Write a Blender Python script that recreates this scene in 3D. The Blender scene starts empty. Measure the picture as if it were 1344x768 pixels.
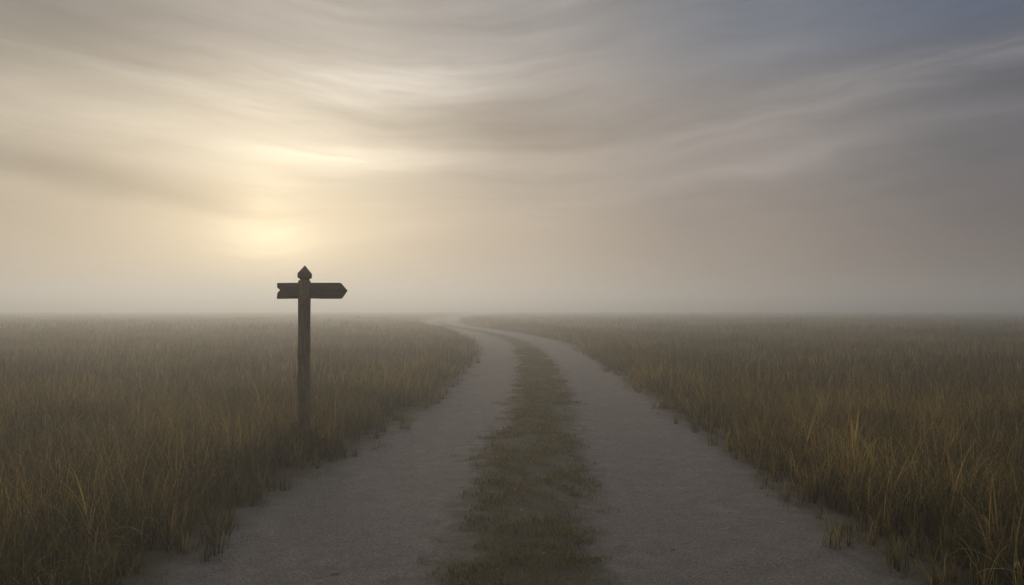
import bpy, math, random
import numpy as np
from mathutils import Vector, noise as mnoise

rng = np.random.default_rng(7)
random.seed(7)
scene = bpy.context.scene
scene.view_settings.view_transform = 'Standard'
scene.view_settings.look = 'None'
scene.view_settings.exposure = 0

H = 1.7
OFF = 0.03
# ------------------------------------------------------------------ node helpers
class NT:
    def __init__(s, tree):
        s.t = tree; s.n = tree.nodes; s.l = tree.links
    def new(s, typ, **kw):
        nd = s.n.new(typ)
        for k, v in kw.items(): setattr(nd, k, v)
        return nd
    def put(s, sock, v):
        if isinstance(v, bpy.types.NodeSocket): s.l.new(v, sock)
        elif v is not None:
            if hasattr(sock.default_value, '__len__') and not hasattr(v, '__len__'):
                sock.default_value = [v]*len(sock.default_value)
            elif hasattr(sock.default_value, '__len__') and len(sock.default_value) == 4 and len(v) == 3:
                sock.default_value = (*v, 1)
            else: sock.default_value = v
    def m(s, op, a, b=None, c=None, clamp=False):
        nd = s.new('ShaderNodeMath', operation=op); nd.use_clamp = clamp
        s.put(nd.inputs[0], a)
        if b is not None: s.put(nd.inputs[1], b)
        if c is not None: s.put(nd.inputs[2], c)
        return nd.outputs[0]
    def mix(s, f, a, b, blend='MIX'):
        nd = s.new('ShaderNodeMix', data_type='RGBA', blend_type=blend)
        nd.clamp_result = False
        s.put(nd.inputs[0], f); s.put(nd.inputs[6], a); s.put(nd.inputs[7], b)
        return nd.outputs[2]
    def sm(s, v, lo, hi, a=0.0, b=1.0):
        nd = s.new('ShaderNodeMapRange', interpolation_type='SMOOTHSTEP')
        s.put(nd.inputs[0], v); nd.inputs[1].default_value = lo; nd.inputs[2].default_value = hi
        nd.inputs[3].default_value = a; nd.inputs[4].default_value = b
        return nd.outputs[0]
    def ramp(s, f, stops, interp='EASE'):
        nd = s.new('ShaderNodeValToRGB'); cr = nd.color_ramp; cr.interpolation = interp
        while len(cr.elements) < len(stops): cr.elements.new(0.5)
        for e, (p, c) in zip(cr.elements, stops):
            e.position = p; e.color = (*c, 1)
        s.put(nd.inputs[0], f); return nd.outputs[0]
    def noise(s, vec, scale, detail=4, rough=0.5, dist=0.0):
        nd = s.new('ShaderNodeTexNoise')
        if vec is not None: s.put(nd.inputs['Vector'], vec)
        nd.inputs['Scale'].default_value = scale; nd.inputs['Detail'].default_value = detail
        nd.inputs['Roughness'].default_value = rough; nd.inputs['Distortion'].default_value = dist
        return nd.outputs[0]
    def xyz(s, x, y, z):
        nd = s.new('ShaderNodeCombineXYZ')
        s.put(nd.inputs[0], x); s.put(nd.inputs[1], y); s.put(nd.inputs[2], z)
        return nd.outputs[0]

def srgb(r, g, b):
    f = lambda c: (c/255/12.92) if c/255 <= 0.04045 else ((c/255+0.055)/1.055)**2.4
    return (f(r), f(g), f(b))

def new_mat(name):
    m = bpy.data.materials.new(name); m.use_nodes = True
    m.node_tree.nodes.clear()
    t = NT(m.node_tree)
    out = t.new('ShaderNodeOutputMaterial')
    return m, t, out

# ------------------------------------------------------------------ world
SUN_AZ = math.radians(-17.2); SUN_EL = math.radians(6.0)
world = bpy.data.worlds.new("World"); scene.world = world; world.use_nodes = True
world.node_tree.nodes.clear()
w = NT(world.node_tree)
wout = w.new('ShaderNodeOutputWorld')
tc = w.new('ShaderNodeTexCoord')
sep = w.new('ShaderNodeSeparateXYZ'); w.l.new(tc.outputs['Generated'], sep.inputs[0])
X, Y, Z = sep.outputs
hyp = w.m('SQRT', w.m('ADD', w.m('MULTIPLY', X, X), w.m('ADD', w.m('MULTIPLY', Y, Y), 1e-6)))
sa = w.m('DIVIDE', X, hyp); ca = w.m('DIVIDE', Y, hyp)
el = w.m('ARCSINE', w.m('MAXIMUM', Z, -0.02))
wv = w.xyz(w.m('MULTIPLY', sa, 2.6), w.m('MULTIPLY', ca, 2.6), w.m('MULTIPLY', el, 6.0))
warp = w.m('SUBTRACT', w.noise(wv, 1.1, 3, 0.45), 0.5)
elw = w.m('ADD', el, w.m('MULTIPLY', warp, 0.07))
front = w.sm(ca, 0.0, 0.5)

def sc(px): # pixel x of the photo -> sine of azimuth
    return math.sin(math.atan((px-672)/1045.0))
def ec(px, py):
    a = math.atan((px-672)/1045.0)
    return math.atan((405-py)/1045.0*math.cos(a))
def gauss(px, py, wx, wy, tilt=0.0, e=None):
    e = e if e is not None else el
    dx = w.m('SUBTRACT', sa, sc(px))
    dy = w.m('SUBTRACT', w.m('SUBTRACT', e, ec(px, py)), w.m('MULTIPLY', dx, tilt))
    dx = w.m('DIVIDE', dx, wx/1045.0); dy = w.m('DIVIDE', dy, wy/1045.0)
    r = w.m('ADD', w.m('MULTIPLY', dx, dx), w.m('MULTIPLY', dy, dy))
    g = w.m('EXPONENT', w.m('MULTIPLY', r, -1.0))
    return w.m('MULTIPLY', g, front)
def P(px): return 0.5+0.5*sc(px)
t = w.m('MULTIPLY_ADD', sa, 0.5, 0.5)
low = w.ramp(t, [(P(-250), srgb(146,132,118)), (P(40), srgb(178,160,136)), (P(350), srgb(200,181,149)),
                 (P(672), srgb(172,155,137)), (P(950), srgb(138,124,115)), (P(1340), srgb(98,89,90))])
mid = w.ramp(t, [(P(-250), srgb(140,131,122)), (P(30), srgb(178,166,148)), (P(380), srgb(202,190,168)),
                 (P(700), srgb(168,156,144)), (P(950), srgb(140,132,128)), (P(1340), srgb(101,101,108))])
top = w.ramp(t, [(P(-250), srgb(94,93,95)), (P(30), srgb(140,135,129)), (P(450), srgb(172,165,157)),
                 (P(700), srgb(148,144,142)), (P(1000), srgb(106,112,124)), (P(1340), srgb(78,90,110))])
zen = srgb(160,162,168)
c = w.mix(w.sm(elw, 0.05, 0.19), low, mid)
c = w.mix(w.sm(elw, 0.19, 0.34), c, top)
# cirrus streaks, slightly fanned
sq = w.m('SQRT', w.m('ADD', w.m('POWER', w.m('ABSOLUTE', w.m('ADD', sa, 0.10)), 2.0), 0.05))
den = w.m('MULTIPLY_ADD', sq, 0.62, 0.77)
ep = w.m('DIVIDE', elw, den)
sv = w.xyz(w.m('MULTIPLY', sa, 1.9), w.m('MULTIPLY', ca, 1.9), w.m('MULTIPLY', ep, 14.0))
s1 = w.noise(sv, 1.0, 3, 0.42, 0.1)
sv2 = w.xyz(w.m('MULTIPLY', sa, 4.2), w.m('MULTIPLY', ca, 4.2), w.m('MULTIPLY', ep, 42.0))
s2 = w.noise(sv2, 1.0, 6, 0.62, 0.3)
streak = w.m('ADD', w.m('MULTIPLY', w.m('SUBTRACT', s1, 0.49), 0.80), w.m('MULTIPLY', w.m('SUBTRACT', s2, 0.5), 0.62))
amp = w.sm(el, 0.03, 0.15)
bright = w.m('MULTIPLY_ADD', w.m('MULTIPLY', streak, amp), 1.0, 1.0)
def addc(c, g, col, k):
    return w.mix(w.m('MULTIPLY', g, k), c, col, 'ADD')
def mulc(c, g, k):
    f = w.m('SUBTRACT', 1.0, w.m('MULTIPLY', g, k))
    return w.mix(1.0, c, f, 'MULTIPLY')
c = w.mix(1.0, c, bright, 'MULTIPLY')
rag = w.m('MAXIMUM', w.m('ADD', 1.0, w.m('MULTIPLY', w.m('SUBTRACT', s2, 0.5), 2.6)), 0.0)
c = addc(c, w.m('MULTIPLY', gauss(350, 318, 62, 34), rag), (0.85,0.70,0.40), 0.30)
c = addc(c, w.m('MULTIPLY', gauss(352, 300, 42, 66), rag), (0.85,0.70,0.42), 0.24)
c = addc(c, gauss(360, 305, 140, 72), (0.6,0.49,0.29), 0.42)
c = addc(c, gauss(400, 250, 230, 110), (0.5,0.45,0.33), 0.18)
c = addc(c, w.m('MULTIPLY', gauss(445, 207, 100, 16, 0.0, elw), rag), (0.6,0.55,0.42), 0.46)
c = addc(c, gauss(260, 160, 260, 40, -0.12, elw), (0.5,0.47,0.40), 0.24)
c = addc(c, w.m('MULTIPLY', gauss(520, 105, 160, 28, 0.05, elw), rag), (0.5,0.47,0.42), 0.50)
c = addc(c, w.m('MULTIPLY', gauss(180, 95, 260, 14, -0.20, elw), rag), (0.5,0.47,0.42), 0.20)
c = addc(c, w.m('MULTIPLY', gauss(1200, 100, 260, 22, 0.20, elw), rag), (0.3,0.27,0.24), 0.28)
c = addc(c, w.m('MULTIPLY', gauss(1020, 215, 220, 12, 0.16, elw), rag), (0.3,0.27,0.24), 0.18)
c = mulc(c, gauss(700, 165, 100, 34, 0.0, elw), 0.24)
c = mulc(c, gauss(90, 222, 200, 15, -0.12, elw), 0.24)
c = mulc(c, gauss(0, 15, 200, 50, 0, elw), 0.28)
c = w.mix(w.sm(el, 0.42, 0.85), c, zen)
bgc = w.new('ShaderNodeBackground'); w.l.new(c, bgc.inputs[0]); bgc.inputs[1].default_value = 0.98
nish = w.new('ShaderNodeTexSky', sky_type='NISHITA'); nish.sun_disc = False
nish.sun_elevation = SUN_EL; nish.sun_rotation = SUN_AZ
nish.dust_density = 4.0
bgn = w.new('ShaderNodeBackground'); w.l.new(nish.outputs[0], bgn.inputs[0]); bgn.inputs[1].default_value = 0.003
add = w.new('ShaderNodeAddShader'); w.l.new(bgc.outputs[0], add.inputs[0]); w.l.new(bgn.outputs[0], add.inputs[1])
w.l.new(add.outputs[0], wout.inputs[0])

# ------------------------------------------------------------------ sun
sd = bpy.data.lights.new("sun", 'SUN'); sd.energy = 1.5; sd.angle = math.radians(14); sd.color = (1.0, 0.87, 0.67)
so = bpy.data.objects.new("sun", sd); scene.collection.objects.link(so)
LE = math.radians(8)
d = Vector((math.sin(SUN_AZ)*math.cos(LE), math.cos(SUN_AZ)*math.cos(LE), math.sin(LE)))
so.rotation_euler = d.to_track_quat('Z', 'Y').to_euler()
so.location = d*60

# ------------------------------------------------------------------ path centreline
CY = np.array([-12,-5, 0, 4.9, 7, 9.4, 12, 17, 25, 32, 39.5, 47, 55, 65, 77, 95, 118, 150, 200, 260, 420])
CX = np.array([.0,.0,.02,.07,.17,.28,.46,.64,.72,.62,.25,-.7,-1.9,-4.0,-6.2,-8.6,-9.8,-9.4,-7,-8,-14])
HW = np.array([2.5,2.5,2.5,2.5,2.52,2.4,2.28,2.2,2.2,2.2,2.2,2.2,2.2,2.2,2.2,2.2,2.2,2.2,2.2,2.2,2.2])
def pchip(xq, x, y):
    x = np.asarray(x, float); y = np.asarray(y, float); n = len(x)
    h = np.diff(x); dl = np.diff(y)/h; m = np.zeros(n)
    for i in range(1, n-1):
        m[i] = (dl[i-1]*h[i]+dl[i]*h[i-1])/(h[i]+h[i-1])
    m[0] = dl[0]; m[-1] = dl[-1]
    xq = np.clip(xq, x[0], x[-1]); i = np.clip(np.searchsorted(x, xq)-1, 0, n-2)
    tt = (xq-x[i])/h[i]
    return ((1+2*tt)*(1-tt)**2*y[i] + tt*(1-tt)**2*h[i]*m[i] + tt*tt*(3-2*tt)*y[i+1] + tt*tt*(tt-1)*h[i]*m[i+1])
def cx(y): return pchip(y, CY, CX)
def hw(y): return np.interp(y, CY, HW)
def n1(y, seed, f):
    y = np.asarray(y, float)
    return (np.sin(y*f+seed)+0.6*np.sin(y*f*2.3+seed*1.7+1)+0.4*np.sin(y*f*4.9+seed*2.9))/2.0
def lat(x, y):
    """signed distance beyond path edge (positive = in field)"""
    sl = (cx(y+0.5)-cx(y-0.5))
    u = (x-cx(y))/np.sqrt(1+sl*sl)
    edge = hw(y) + 0.14*n1(y, np.where(u > 0, 1.3, 4.1), 1.3) + 0.06*n1(y, np.where(u > 0, 2.3, 7.1), 5.0)
    return np.abs(u)-edge, u

def mesh_obj(name, verts, faces, mat=None, smooth=False, link=True):
    me = bpy.data.meshes.new(name); me.from_pydata([tuple(v) for v in verts], [], [tuple(f) for f in faces]); me.update()
    if smooth: me.polygons.foreach_set('use_smooth', [True]*len(me.polygons))
    o = bpy.data.objects.new(name, me)
    if link: scene.collection.objects.link(o)
    if mat: me.materials.append(mat)
    return o

# ------------------------------------------------------------------ ground
gm, g, go = new_mat("field_soil")
pos = g.new('ShaderNodeNewGeometry').outputs['Position']
a = g.noise(pos, 0.05, 4, 0.6); b = g.noise(pos, 1.7, 4, 0.7); f = g.noise(pos, 25, 3, 0.7)
col = g.mix(g.sm(b, 0.35, 0.65), (0.046,0.036,0.018), (0.090,0.067,0.030))
col = g.mix(g.sm(a, 0.4, 0.62), col, (0.064,0.055,0.024))
col = g.mix(g.m('MULTIPLY', f, 0.5), col, (0.03,0.025,0.013))
bs = g.new('ShaderNodeBsdfDiffuse'); g.put(bs.inputs['Color'], col)
bp = g.new('ShaderNodeBump'); bp.inputs['Distance'].default_value = 0.03; bp.inputs['Strength'].default_value = 0.8
g.put(bp.inputs['Height'], f); g.l.new(bp.outputs[0], bs.inputs['Normal']); g.l.new(bs.outputs[0], go.inputs[0])
xs = np.concatenate([-np.geomspace(5000, 5, 24), [0], np.geomspace(5, 5000, 24)])
vs = [(x, y, 0) for y in xs for x in xs]; nx = len(xs)
fs = [(j*nx+i, j*nx+i+1, (j+1)*nx+i+1, (j+1)*nx+i) for j in range(nx-1) for i in range(nx-1)]
mesh_obj("grassland_ground", vs, fs, gm)

# ------------------------------------------------------------------ path
pm, g, go = new_mat("gravel_dirt")
pos = g.new('ShaderNodeNewGeometry').outputs['Position']
at = g.new('ShaderNodeAttribute', attribute_name='across'); U = at.outputs['Fac']
at2 = g.new('ShaderNodeAttribute', attribute_name='edge'); E = at2.outputs['Fac']
nb = g.noise(pos, 0.9, 4, 0.6); nm = g.noise(pos, 5, 4, 0.65); nf = g.noise(pos, 62, 4, 0.74)
vo = g.new('ShaderNodeTexVoronoi'); g.put(vo.inputs['Vector'], pos); vo.inputs['Scale'].default_value = 100
vcol = vo.outputs['Color']; vd = vo.outputs['Distance']
gravel = g.mix(g.sm(nm, 0.3, 0.7), (0.240,0.207,0.184), (0.350,0.306,0.274))
gravel = g.mix(g.sm(nb, 0.35, 0.65), gravel, (0.275,0.237,0.207))
gravel = g.mix(g.sm(nf, 0.40, 0.66, 0, 0.68), gravel, (0.13,0.112,0.099))
sepc = g.new('ShaderNodeSeparateColor'); g.l.new(vcol, sepc.inputs[0])
gravel = g.mix(g.sm(sepc.outputs[0], 0.72, 0.95, 0, 0.55), gravel, (0.46,0.405,0.36))
gravel = g.mix(g.sm(sepc.outputs[1], 0.75, 0.95, 0, 0.55), gravel, (0.10,0.088,0.079))
soil = g.mix(g.sm(nf, 0.35, 0.65), (0.078,0.067,0.038), (0.155,0.132,0.079))
un = g.m('ADD', g.m('ABSOLUTE', U), g.m('ADD', g.m('MULTIPLY', g.m('SUBTRACT', nm, 0.5), 1.0), g.m('MULTIPLY', g.m('SUBTRACT', nb, 0.5), 0.6)))
un = g.m('ADD', un, g.m('MULTIPLY', g.m('SUBTRACT', nf, 0.5), 0.7))
strip = g.sm(un, 0.20, 0.78, 1, 0)
en = g.m('ADD', E, g.m('ADD', g.m('MULTIPLY', g.m('SUBTRACT', nm, 0.5), 0.6), g.m('MULTIPLY', g.m('SUBTRACT', nf, 0.5), 0.4)))
sh = g.sm(en, 0.05, 0.65, 1, 0)
mk = g.m('MAXIMUM', g.m('MULTIPLY', strip, 0.93), g.m('MULTIPLY', sh, 0.88))
col = g.mix(mk, gravel, soil)
bs = g.new('ShaderNodeBsdfPrincipled'); g.put(bs.inputs['Base Color'], col); bs.inputs['Roughness'].default_value = 0.92
bs.inputs['Specular IOR Level'].default_value = 0.2
hh = g.m('ADD', g.m('MULTIPLY', nf, 1.0), g.m('ADD', g.m('MULTIPLY', nm, 1.6), g.m('MULTIPLY', vd, -0.5)))
bp = g.new('ShaderNodeBump'); bp.inputs['Distance'].default_value = 0.028; bp.inputs['Strength'].default_value = 1.0
g.put(bp.inputs['Height'], hh); g.l.new(bp.outputs[0], bs.inputs['Normal']); g.l.new(bs.outputs[0], go.inputs[0])

def path_z(u, x, y, edge):
    k = np.clip(edge/0.6, 0, 1); k = k*k*(3-2*k)
    crown = 0.045*np.exp(-(u/0.55)**2)
    rut = -0.02*np.exp(-((np.abs(u)-1.35)/0.45)**2)
    nz = 0.016*mnoise.noise(Vector((x*1.1, y*0.8, 3.3))) + 0.010*mnoise.noise(Vector((x*3.7, y*3.1, 1.3)))+ 0.006*mnoise.noise(Vector((x*11, y*11, 9.3)))
    return 0.004 + k*(0.050+crown+rut+nz)
ys = [-6.0]
while ys[-1] < 400:
    y = ys[-1]; ys.append(y + (0.06 if 2 < y < 14 else 0.15 if y < 30 else 0.5 if y < 100 else 2.0))
NU = 90
verts = []; acr = []; edg = []
for y in ys:
    c0 = float(cx(y)); h0 = float(hw(y)); sl = float(cx(y+0.5)-cx(y-0.5)); q = 1/math.sqrt(1+sl*sl)
    for i in range(NU+1):
        u = (i/NU*2-1)*(h0+0.45)
        ed = h0+0.45-abs(u)
        us = u+OFF
        x = c0+u*q; yy = y-u*sl*q
        verts.append((x, yy, float(path_z(us, x, yy, ed)))); acr.append(us); edg.append(ed-0.35)
N1 = NU+1
faces = [(j*N1+i, j*N1+i+1, (j+1)*N1+i+1, (j+1)*N1+i) for j in range(len(ys)-1) for i in range(NU)]
po = mesh_obj("gravel_path", verts, faces, pm, smooth=True)
for nm_, arr in (('across', acr), ('edge', edg)):
    A = po.data.attributes.new(nm_, 'FLOAT', 'POINT'); A.data.foreach_set('value', arr)

# ------------------------------------------------------------------ grass
def grass_mat(name, straw, tint, tr_k=0.4):
    m, g, go = new_mat(name)
    at = g.new('ShaderNodeAttribute', attribute_name='blade')
    sp = g.new('ShaderNodeSeparateColor'); g.l.new(at.outputs['Color'], sp.inputs[0])
    T, R, B = sp.outputs
    oi = g.new('ShaderNodeObjectInfo')
    pos = g.new('ShaderNodeNewGeometry').outputs['Position']
    big = g.noise(pos, 0.09, 2, 0.6); md = g.noise(pos, 0.7, 2, 0.6)
    r2 = g.m('ADD', R, g.m('ADD', g.m('MULTIPLY', g.m('SUBTRACT', big, 0.5), 1.0), g.m('MULTIPLY', g.m('SUBTRACT', md, 0.5), 0.8)))
    r2 = g.m('ADD', r2, g.m('MULTIPLY', g.m('SUBTRACT', oi.outputs['Random'], 0.5), 0.3))
    col = g.ramp(r2, straw, 'LINEAR')
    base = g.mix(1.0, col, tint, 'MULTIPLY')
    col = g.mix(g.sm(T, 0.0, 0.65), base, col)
    di = g.new('ShaderNodeBsdfDiffuse'); g.put(di.inputs['Color'], col)
    tr = g.new('ShaderNodeBsdfTranslucent'); g.put(tr.inputs[0], g.mix(1.0, col, (1.4,1.22,0.84), 'MULTIPLY'))
    mx = g.new('ShaderNodeMixShader'); mx.inputs[0].default_value = tr_k
    g.l.new(di.outputs[0], mx.inputs[1]); g.l.new(tr.outputs[0], mx.inputs[2]); g.l.new(mx.outputs[0], go.inputs[0])
    return m
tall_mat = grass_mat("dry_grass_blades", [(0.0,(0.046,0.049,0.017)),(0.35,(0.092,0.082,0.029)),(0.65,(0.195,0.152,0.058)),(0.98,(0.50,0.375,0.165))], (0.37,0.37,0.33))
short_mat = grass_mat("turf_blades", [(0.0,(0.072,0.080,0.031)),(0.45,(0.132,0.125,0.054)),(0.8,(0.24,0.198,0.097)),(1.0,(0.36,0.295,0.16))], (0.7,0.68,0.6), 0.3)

def clump(name, n, rad, hmin, hmax, wid, bend, mat, seg=4, seed=0, heads=0.0, gaussian=False):
    r = np.random.default_rng(seed)
    V = []; F = []; C = []
    for k in range(n):
        th = r.uniform(0, 2*math.pi); rr = rad*math.sqrt(r.uniform())
        if gaussian: rr = abs(r.normal(0, rad*0.5))
        bx, by = rr*math.cos(th), rr*math.sin(th)
        L = r.uniform(hmin, hmax)
        if r.uniform() < 0.3: L *= 0.6
        az = r.uniform(0, 2*math.pi) if r.uniform() < 0.7 else r.normal(0.2, 0.7)
        bd = abs(r.normal(bend, bend*0.55)); kink = r.uniform(0.9, 2.2)
        twist = r.normal(0, 0.6)
        col = r.uniform(0, 1)*0.8+0.1
        ws = wid*r.uniform(0.6, 1.3); px, py, pz = bx, by, -0.01
        b0 = len(V); lean = abs(r.normal(0.14, 0.12)); ds = L/seg
        sway = r.normal(0, 0.25)
        head = r.uniform() < heads
        for s in range(seg+1):
            tt = s/seg
            ww = ws*(1-tt**1.7)*(0.75+0.5*min(tt*3, 1)) if s < seg else 0
            if head: ww = ws*(0.35 if tt < 0.7 else (1.3 if s < seg else 0))
            pa = az+math.pi/2+twist*(tt-0.3)
            qx, qy = math.cos(pa)*ww/2, math.sin(pa)*ww/2
            if s < seg:
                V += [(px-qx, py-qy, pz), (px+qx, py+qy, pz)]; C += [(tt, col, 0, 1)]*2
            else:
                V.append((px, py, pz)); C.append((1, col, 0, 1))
            ang = min(lean+bd*(tt**kink), 2.4); a2 = az+sway*tt
            px += math.cos(a2)*math.sin(ang)*ds; py += math.sin(a2)*math.sin(ang)*ds; pz += math.cos(ang)*ds
        for s in range(seg-1):
            i = b0+2*s; F.append((i, i+1, i+3, i+2))
        i = b0+2*(seg-1); F.append((i, i+1, i+2))
    o = mesh_obj(name, V, F, mat, link=False)
    A = o.data.attributes.new('blade', 'FLOAT_COLOR', 'POINT')
    A.data.foreach_set('color', np.array(C, dtype=np.float32).ravel())
    return o
def coll(name, objs):
    c = bpy.data.collections.new(name)
    for o in objs: c.objects.link(o)
    return c
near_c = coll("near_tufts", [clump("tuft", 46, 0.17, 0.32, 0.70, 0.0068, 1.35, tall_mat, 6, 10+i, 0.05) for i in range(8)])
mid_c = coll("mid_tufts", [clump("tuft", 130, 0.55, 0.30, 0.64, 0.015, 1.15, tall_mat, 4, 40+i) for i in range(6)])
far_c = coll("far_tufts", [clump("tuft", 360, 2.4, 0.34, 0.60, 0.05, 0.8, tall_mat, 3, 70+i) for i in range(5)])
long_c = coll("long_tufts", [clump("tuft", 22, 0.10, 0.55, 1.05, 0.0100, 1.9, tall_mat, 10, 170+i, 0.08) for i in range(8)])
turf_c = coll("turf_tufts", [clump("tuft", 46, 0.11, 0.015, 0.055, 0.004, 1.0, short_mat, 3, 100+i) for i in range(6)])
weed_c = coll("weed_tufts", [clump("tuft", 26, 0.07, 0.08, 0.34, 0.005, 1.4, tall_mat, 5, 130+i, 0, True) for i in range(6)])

def scatter(name, colls, pts_sets):
    V = []; rot = []; scl = []; grp = []
    for gi, (pts, smin, smax) in enumerate(pts_sets):
        n = len(pts)
        V.append(pts); rot.append(np.column_stack([rng.normal(0, 0.06, n), rng.normal(0, 0.06, n), rng.uniform(-math.pi, math.pi, n)]))
        s = rng.uniform(smin, smax, n)
        hs = np.array([1+0.30*mnoise.noise(Vector((p[0]*0.5, p[1]*0.35, 0)))+0.16*mnoise.noise(Vector((p[0]*1.9, p[1]*1.4, 4))) for p in pts])
        scl.append(np.column_stack([s, s, s*hs])); grp.append(np.full(n, gi))
    V = np.vstack(V); rot = np.vstack(rot); scl = np.vstack(scl); grp = np.concatenate(grp)
    me = bpy.data.meshes.new(name); me.vertices.add(len(V)); me.vertices.foreach_set('co', V.astype(np.float32).ravel())
    a = me.attributes.new('rot', 'FLOAT_VECTOR', 'POINT'); a.data.foreach_set('vector', rot.astype(np.float32).ravel())
    a = me.attributes.new('scl', 'FLOAT_VECTOR', 'POINT'); a.data.foreach_set('vector', scl.astype(np.float32).ravel())
    a = me.attributes.new('grp', 'INT', 'POINT'); a.data.foreach_set('value', grp.astype(np.int32))
    a = me.attributes.new('pick', 'INT', 'POINT'); a.data.foreach_set('value', rng.integers(0, 1000, len(V)).astype(np.int32))
    o = bpy.data.objects.new(name, me); scene.collection.objects.link(o)
    ng = bpy.data.node_groups.new(name+"_scatter", 'GeometryNodeTree')
    ng.interface.new_socket('Geometry', in_out='INPUT', socket_type='NodeSocketGeometry')
    ng.interface.new_socket('Geometry', in_out='OUTPUT', socket_type='NodeSocketGeometry')
    N = ng.nodes; L = ng.links
    gi_ = N.new('NodeGroupInput'); go_ = N.new('NodeGroupOutput'); jn = N.new('GeometryNodeJoinGeometry')
    def attr(nm, dt):
        q = N.new('GeometryNodeInputNamedAttribute'); q.data_type = dt; q.inputs[0].default_value = nm
        return q.outputs[0]
    R = attr('rot', 'FLOAT_VECTOR'); S = attr('scl', 'FLOAT_VECTOR'); G = attr('grp', 'INT'); K = attr('pick', 'INT')
    for i, cc in enumerate(colls):
        ci = N.new('GeometryNodeCollectionInfo'); ci.inputs['Collection'].default_value = cc
        ci.inputs['Separate Children'].default_value = True; ci.inputs['Reset Children'].default_value = True
        cmp = N.new('FunctionNodeCompare'); cmp.data_type = 'INT'; cmp.operation = 'EQUAL'
        ins = [s for s in cmp.inputs if s.type == 'INT']
        L.new(G, ins[0]); ins[1].default_value = i
        ip = N.new('GeometryNodeInstanceOnPoints')
        L.new(gi_.outputs[0], ip.inputs['Points']); L.new(cmp.outputs[0], ip.inputs['Selection'])
        L.new(ci.outputs[0], ip.inputs['Instance']); ip.inputs['Pick Instance'].default_value = True
        L.new(K, ip.inputs['Instance Index'])
        L.new(R, ip.inputs['Rotation']); L.new(S, ip.inputs['Scale'])
        L.new(ip.outputs[0], jn.inputs[0])
    L.new(jn.outputs[0], go_.inputs[0])
    md = o.modifiers.new("scatter", 'NODES'); md.node_group = ng
    return o

def pts_zone(y0, y1, spread, base, dens):
    wmax = base+spread*max(y1, 0)
    area = (y1-y0)*2*wmax; n = int(area*dens)
    p = np.column_stack([rng.uniform(-wmax, wmax, n), rng.uniform(y0, y1, n), np.zeros(n)])
    keep = np.abs(p[:, 0]) < base+spread*np.maximum(p[:, 1], 0)
    return p[keep]
near = pts_zone(1.0, 14, 0.72, 4.0, 22)
l, u = lat(near[:, 0], near[:, 1]); near = near[l > 0.12]
mid = pts_zone(13.2, 48, 0.72, 3.0, 2.8)
l, u = lat(mid[:, 0], mid[:, 1]); mid = mid[l > 0.45]
strip2 = pts_zone(48, 150, 0.0, 19, 2.0)
l, u = lat(strip2[:, 0], strip2[:, 1]); strip2 = strip2[(l > 0.5) & (l < 4)]
far = pts_zone(46, 230, 0.72, 6.0, 0.17)
l, u = lat(far[:, 0], far[:, 1]); far = far[l > 2.8]
edge = pts_zone(14, 32, 0.0, 4.6, 18)
l, u = lat(edge[:, 0], edge[:, 1]); edge = edge[(l > 0.1) & (l < 0.8)]
lg = pts_zone(1.0, 16, 0.72, 4.0, 4.0)
l, u = lat(lg[:, 0], lg[:, 1]); lg = lg[(l > 0.15)]
lge = pts_zone(1.0, 24, 0.0, 4.6, 8.0)
l, u = lat(lge[:, 0], lge[:, 1]); lge = lge[(l > 0.02) & (l < 0.6)]
# a taller tuft round the foot of the signpost
ft = np.column_stack([rng.normal(-2.42, 0.20, 30), rng.normal(9.0, 0.18, 30), np.zeros(30)])
ft = ft[np.hypot(ft[:,0]+2.375, ft[:,1]-9.08) > 0.09]
print("POINTS", len(near), len(mid), len(strip2), len(far), len(lg))
scatter("tall_grass", [near_c, mid_c, far_c, long_c],
        [(np.vstack([near, edge, ft]), 0.8, 1.15), (np.vstack([mid, strip2]), 0.8, 1.15), (far, 0.9, 1.1), (np.vstack([lg, lge]), 0.65, 1.0)])

def zat(p):
    out = np.zeros(len(p))
    for i, (x, y, _) in enumerate(p):
        u_ = x-float(cx(y)); out[i] = float(path_z(u_+OFF, x, y, float(hw(y))+0.45-abs(u_)))
    return out
tp = pts_zone(2.5, 32, 0, 2.2, 210)
us = tp[:, 0]-cx(tp[:, 1])+OFF
nz = np.array([mnoise.noise(Vector((p[0]*2.2, p[1]*1.5, 5))) + 0.8*mnoise.noise(Vector((p[0]*7, p[1]*6, 2))) for p in tp])
prob = np.clip((0.54+0.32*nz-np.abs(us))/0.34, 0, 1)*np.clip(0.88+1.2*nz, 0.14, 1)
tp = tp[rng.uniform(size=len(tp)) < prob]
tp[:, 2] = zat(tp)-0.004
tf = pts_zone(32, 80, 0, 9, 20)
us = tf[:, 0]-cx(tf[:, 1])+OFF; tf = tf[np.abs(us) < 0.42]; tf[:, 2] = zat(tf)
sp_ = pts_zone(1.0, 34, 0, 3.6, 60)
l, u = lat(sp_[:, 0], sp_[:, 1])
nz = np.array([mnoise.noise(Vector((p[0]*1.5, p[1]*1.5, 9))) for p in sp_])
sp_ = sp_[(l > -0.38+0.3*nz) & (l < 0.3) & (nz+rng.uniform(-.4,.4,len(sp_)) > -0.12)]
sp_[:, 2] = zat(sp_)-0.004
wp = pts_zone(1.0, 30, 0, 3.6, 40)
l, u = lat(wp[:, 0], wp[:, 1]); wp = wp[(l > -0.5) & (l < 0.2) & (rng.uniform(size=len(wp)) < 0.04+0.96*np.clip((l+0.45)/0.5, 0, 1)**1.8)]
wp[:, 2] = zat(wp)-0.004
wc = pts_zone(2.0, 26, 0, 1.2, 5); us = wc[:, 0]-cx(wc[:, 1])+OFF; wc = wc[np.abs(us) < 0.45]; wc[:, 2] = zat(wc)
wp = np.vstack([wp]); 
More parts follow.
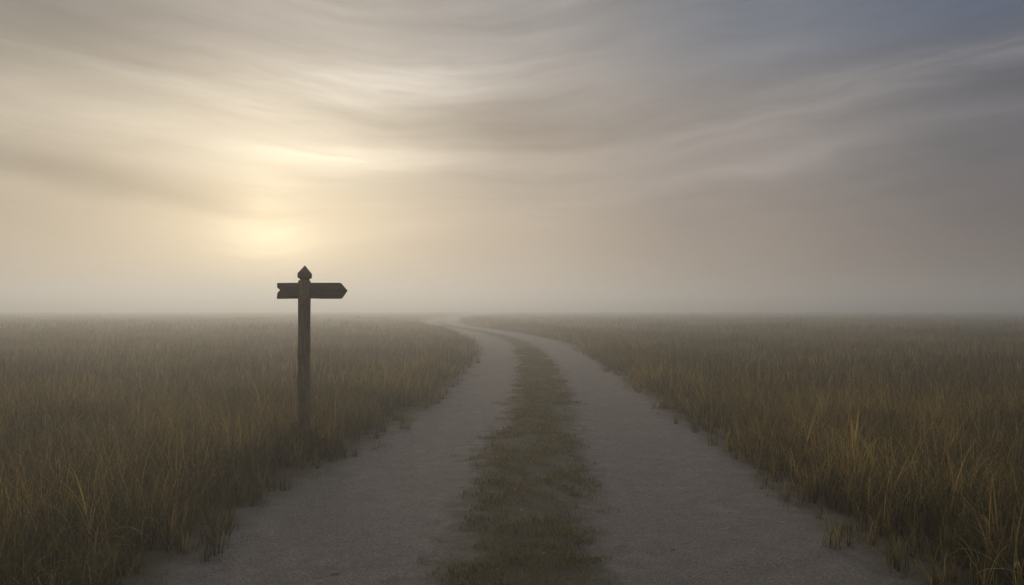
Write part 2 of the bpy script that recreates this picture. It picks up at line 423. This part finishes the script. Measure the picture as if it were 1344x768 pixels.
scatter("short_grass", [turf_c, weed_c, weed_c], [(np.vstack([tp, tf, sp_]), 0.7, 1.3), (wp, 0.7, 1.4), (wc, 0.22, 0.45)])

# ------------------------------------------------------------------ pebbles
sm_, g, go = new_mat("stone")
oi = g.new('ShaderNodeObjectInfo'); pos = g.new('ShaderNodeNewGeometry').outputs['Position']
col = g.ramp(oi.outputs['Random'], [(0,(0.12,0.105,0.093)),(0.5,(0.21,0.183,0.162)),(1,(0.36,0.315,0.28))], 'LINEAR')
col = g.mix(g.sm(g.noise(pos, 120, 2, 0.7), 0.35, 0.7, 0, 0.5), col, (0.09,0.08,0.072))
bs = g.new('ShaderNodeBsdfDiffuse'); g.put(bs.inputs['Color'], col)
g.l.new(bs.outputs[0], go.inputs[0])
import bmesh
def stone(seed, sub=2):
    bm = bmesh.new(); bmesh.ops.create_icosphere(bm, subdivisions=sub, radius=1.0)
    for v in bm.verts:
        n = mnoise.noise(v.co*0.9+Vector((seed*7.1, 0, 0))) + 0.4*mnoise.noise(v.co*2.3+Vector((0, seed*3.1, 0)))
        v.co *= 1+0.55*n; v.co.z *= 0.6
        v.co.x *= 1.2
    me = bpy.data.meshes.new("stone"); bm.to_mesh(me); bm.free(); me.materials.append(sm_)
    return bpy.data.objects.new("stone", me)
st_c = coll("stones", [stone(i) for i in range(6)])
pb = pts_zone(3.5, 13, 0, 2.8, 330)
l, u = lat(pb[:, 0], pb[:, 1]); pb = pb[(l < 0.1)]
usx = pb[:, 0]-cx(pb[:, 1])+OFF
pb = pb[(np.abs(usx) > 0.3) | (rng.uniform(size=len(pb)) < 0.25)]
pb[:, 2] = zat(pb)-0.001
n = len(pb)
gr = scatter("gravel", [st_c], [(pb, 1, 1)])
s = 0.0021+0.0040*rng.power(0.35, n)*rng.uniform(0.2, 1, n)
gr.data.attributes['scl'].data.foreach_set('vector', np.column_stack([s, s, s]).astype(np.float32).ravel())
bgp = []
for (x, y) in [(0.08,6.35),(-0.42,5.9),(0.0,6.6),(-0.5,5.2),(0.62,5.6),(0.3,7.6),(-0.45,7.3),(0.75,8.4),(-1.9,6.4),(-2.2,7.3),(2.1,6.2),(2.4,8.2),(-0.36,9.2),(1.1,5.5),(-1.1,5.0),(0.2,5.25),(-0.1,4.95)]:
    bgp.append((x, y, 0))
bgp = np.array(bgp, float); bgp[:, 2] = zat(bgp)-0.002
st = scatter("stones", [st_c], [(bgp, 1, 1)])
s = rng.uniform(0.014, 0.034, len(bgp))
st.data.attributes['scl'].data.foreach_set('vector', np.column_stack([s*1.2, s, s*0.6]).astype(np.float32).ravel())

# ------------------------------------------------------------------ signpost
def wood(name, c1, c2, axis):
    m, g, go = new_mat(name)
    tcn = g.new('ShaderNodeTexCoord'); mp = g.new('ShaderNodeMapping'); g.l.new(tcn.outputs['Object'], mp.inputs[0])
    mp.inputs['Scale'].default_value = (1, 1, 0.06) if axis == 'Z' else (0.06, 1, 1)
    v = mp.outputs[0]
    n1_ = g.noise(v, 60, 6, 0.65, 0.4); n2_ = g.noise(tcn.outputs['Object'], 7, 4, 0.6); n3_ = g.noise(v, 190, 4, 0.7)
    col = g.mix(g.sm(n1_, 0.3, 0.7), c1, c2)
    col = g.mix(g.sm(n2_, 0.45, 0.75, 0, 0.6), col, tuple(x*0.55 for x in c1))
    col = g.mix(g.sm(n3_, 0.56, 0.66, 0, 0.8), col, (0.012,0.01,0.008))
    bs = g.new('ShaderNodeBsdfPrincipled'); g.put(bs.inputs['Base Color'], col); bs.inputs['Roughness'].default_value = 0.8
    bs.inputs['Specular IOR Level'].default_value = 0.25
    bp = g.new('ShaderNodeBump'); bp.inputs['Distance'].default_value = 0.006; bp.inputs['Strength'].default_value = 1
    g.put(bp.inputs['Height'], g.m('ADD', n1_, g.m('MULTIPLY', n3_, -0.6))); g.l.new(bp.outputs[0], bs.inputs['Normal'])
    g.l.new(bs.outputs[0], go.inputs[0]); return m
post_m = wood("weathered_post_wood", (0.095,0.070,0.047), (0.21,0.16,0.11), 'Z')
board_m = wood("dark_board_wood", (0.042,0.030,0.021), (0.11,0.080,0.056), 'X')
PX, PY = -2.375, 9.08
root = bpy.data.objects.new("wooden_signpost", None); scene.collection.objects.link(root); root.location = (PX, PY, 0)
root.rotation_euler = (0, math.radians(0.3), math.radians(6))
def part(name, bm, mat, bev=0.004):
    bmesh.ops.recalc_face_normals(bm, faces=bm.faces)
    me = bpy.data.meshes.new(name); bm.to_mesh(me); bm.free(); me.materials.append(mat)
    o = bpy.data.objects.new(name, me); scene.collection.objects.link(o); o.parent = root
    if bev:
        b = o.modifiers.new("bevel", 'BEVEL'); b.width = bev; b.segments = 2; b.limit_method = 'ANGLE'
    return o
pw = 0.062; ztop = 2.02
bm = bmesh.new(); rings = []
NZ = 26
for k in range(NZ+1):
    z = -0.3+(ztop+0.3)*k/NZ; r = []
    for sx, sy in ((-1,-1),(1,-1),(1,1),(-1,1)):
        j = 0.004*mnoise.noise(Vector((sx*3, sy*5, z*3)))
        sw = 0.004*math.sin(z*2.1)
        r.append(bm.verts.new((sx*(pw+j)+sw, sy*(pw+j), z)))
    rings.append(r)
for k in range(NZ):
    for i in range(4):
        bm.faces.new((rings[k][i], rings[k][(i+1) % 4], rings[k+1][(i+1) % 4], rings[k+1][i]))
bm.faces.new(rings[0][::-1]); bm.faces.new(rings[-1])
part("post", bm, post_m, 0.007)
bm = bmesh.new(); prof = [(0.045, ztop+0.001), (0.047, ztop+0.016), (0.070, ztop+0.030), (0.071, ztop+0.078)]
rings = []
for hwid, z in prof:
    rings.append([bm.verts.new((sx*hwid, sy*hwid, z)) for sx, sy in ((-1,-1),(1,-1),(1,1),(-1,1))])
apex = bm.verts.new((0, 0, ztop+0.174))
for k in range(len(prof)-1):
    for i in range(4): bm.faces.new((rings[k][i], rings[k][(i+1) % 4], rings[k+1][(i+1) % 4], rings[k+1][i]))
for i in range(4): bm.faces.new((rings[-1][i], rings[-1][(i+1) % 4], apex))
bm.faces.new(rings[0][::-1])
part("finial_cap", bm, board_m, 0.0015)
def board(name, outline, y0, y1):
    bm = bmesh.new()
    a_ = [bm.verts.new((x, y0, z)) for x, z in outline]; b_ = [bm.verts.new((x, y1, z)) for x, z in outline]
    bm.faces.new(a_); bm.faces.new(b_[::-1]); n_ = len(outline)
    for i in range(n_): bm.faces.new((a_[i], b_[i], b_[(i+1) % n_], a_[(i+1) % n_]))
    return part(name, bm, board_m, 0.004)
zc = 1.905
board("arrow_board", [(0.066, zc-0.090), (0.20, zc-0.093), (0.40, zc-0.092), (0.422, zc-0.086), (0.482, zc+0.002), (0.41, zc+0.086), (0.395, zc+0.092), (0.2, zc+0.090), (0.066, zc+0.089)], -0.025, 0.020)
board("tail_board", [(-0.066, zc-0.092), (-0.066, zc+0.088), (-0.29, zc+0.084), (-0.305, zc+0.080), (-0.302, zc+0.030), (-0.270, zc+0.004), (-0.300, zc-0.030), (-0.306, zc-0.098), (-0.2, zc-0.096)], -0.022, 0.022)
for i, z in enumerate((zc+0.05, zc-0.05)):
    bm = bmesh.new(); bmesh.ops.create_cone(bm, cap_ends=True, segments=12, radius1=0.011, radius2=0.009, depth=0.012)
    for v in bm.verts: v.co = Vector((v.co.x, -v.co.z-pw-0.006, v.co.y+z))
    part("bolt_%d" % (i+1), bm, board_m, 0.0)

# ------------------------------------------------------------------ ground fog (sun- and sky-lit mist layer)
fm = bpy.data.materials.new("fog"); fm.use_nodes = True; fm.node_tree.nodes.clear(); g = NT(fm.node_tree)
fo = g.new('ShaderNodeOutputMaterial'); vs_ = g.new('ShaderNodeVolumeScatter')
vs_.inputs['Color'].default_value = (1.0, 0.965, 0.925, 1); vs_.inputs['Density'].default_value = 0.0108; vs_.inputs['Anisotropy'].default_value = 0.52
g.l.new(vs_.outputs[0], fo.inputs['Volume'])
bm = bmesh.new(); bmesh.ops.create_cube(bm, size=1.0)
for v in bm.verts: v.co = Vector((v.co.x*3000, v.co.y*3000, -1 if v.co.z < 0 else 7.3))
me = bpy.data.meshes.new("ground_fog"); bm.to_mesh(me); bm.free(); me.materials.append(fm)
fgo = bpy.data.objects.new("ground_fog", me); scene.collection.objects.link(fgo)

# ------------------------------------------------------------------ camera
cd = bpy.data.cameras.new("camera"); cd.lens = 28; cd.sensor_width = 36; cd.clip_end = 20000; cd.clip_start = 0.05
co = bpy.data.objects.new("camera", cd); scene.collection.objects.link(co)
co.location = (0, 0, H); co.rotation_euler = (math.radians(90)+math.atan(21/1045), 0, 0)
scene.camera = co
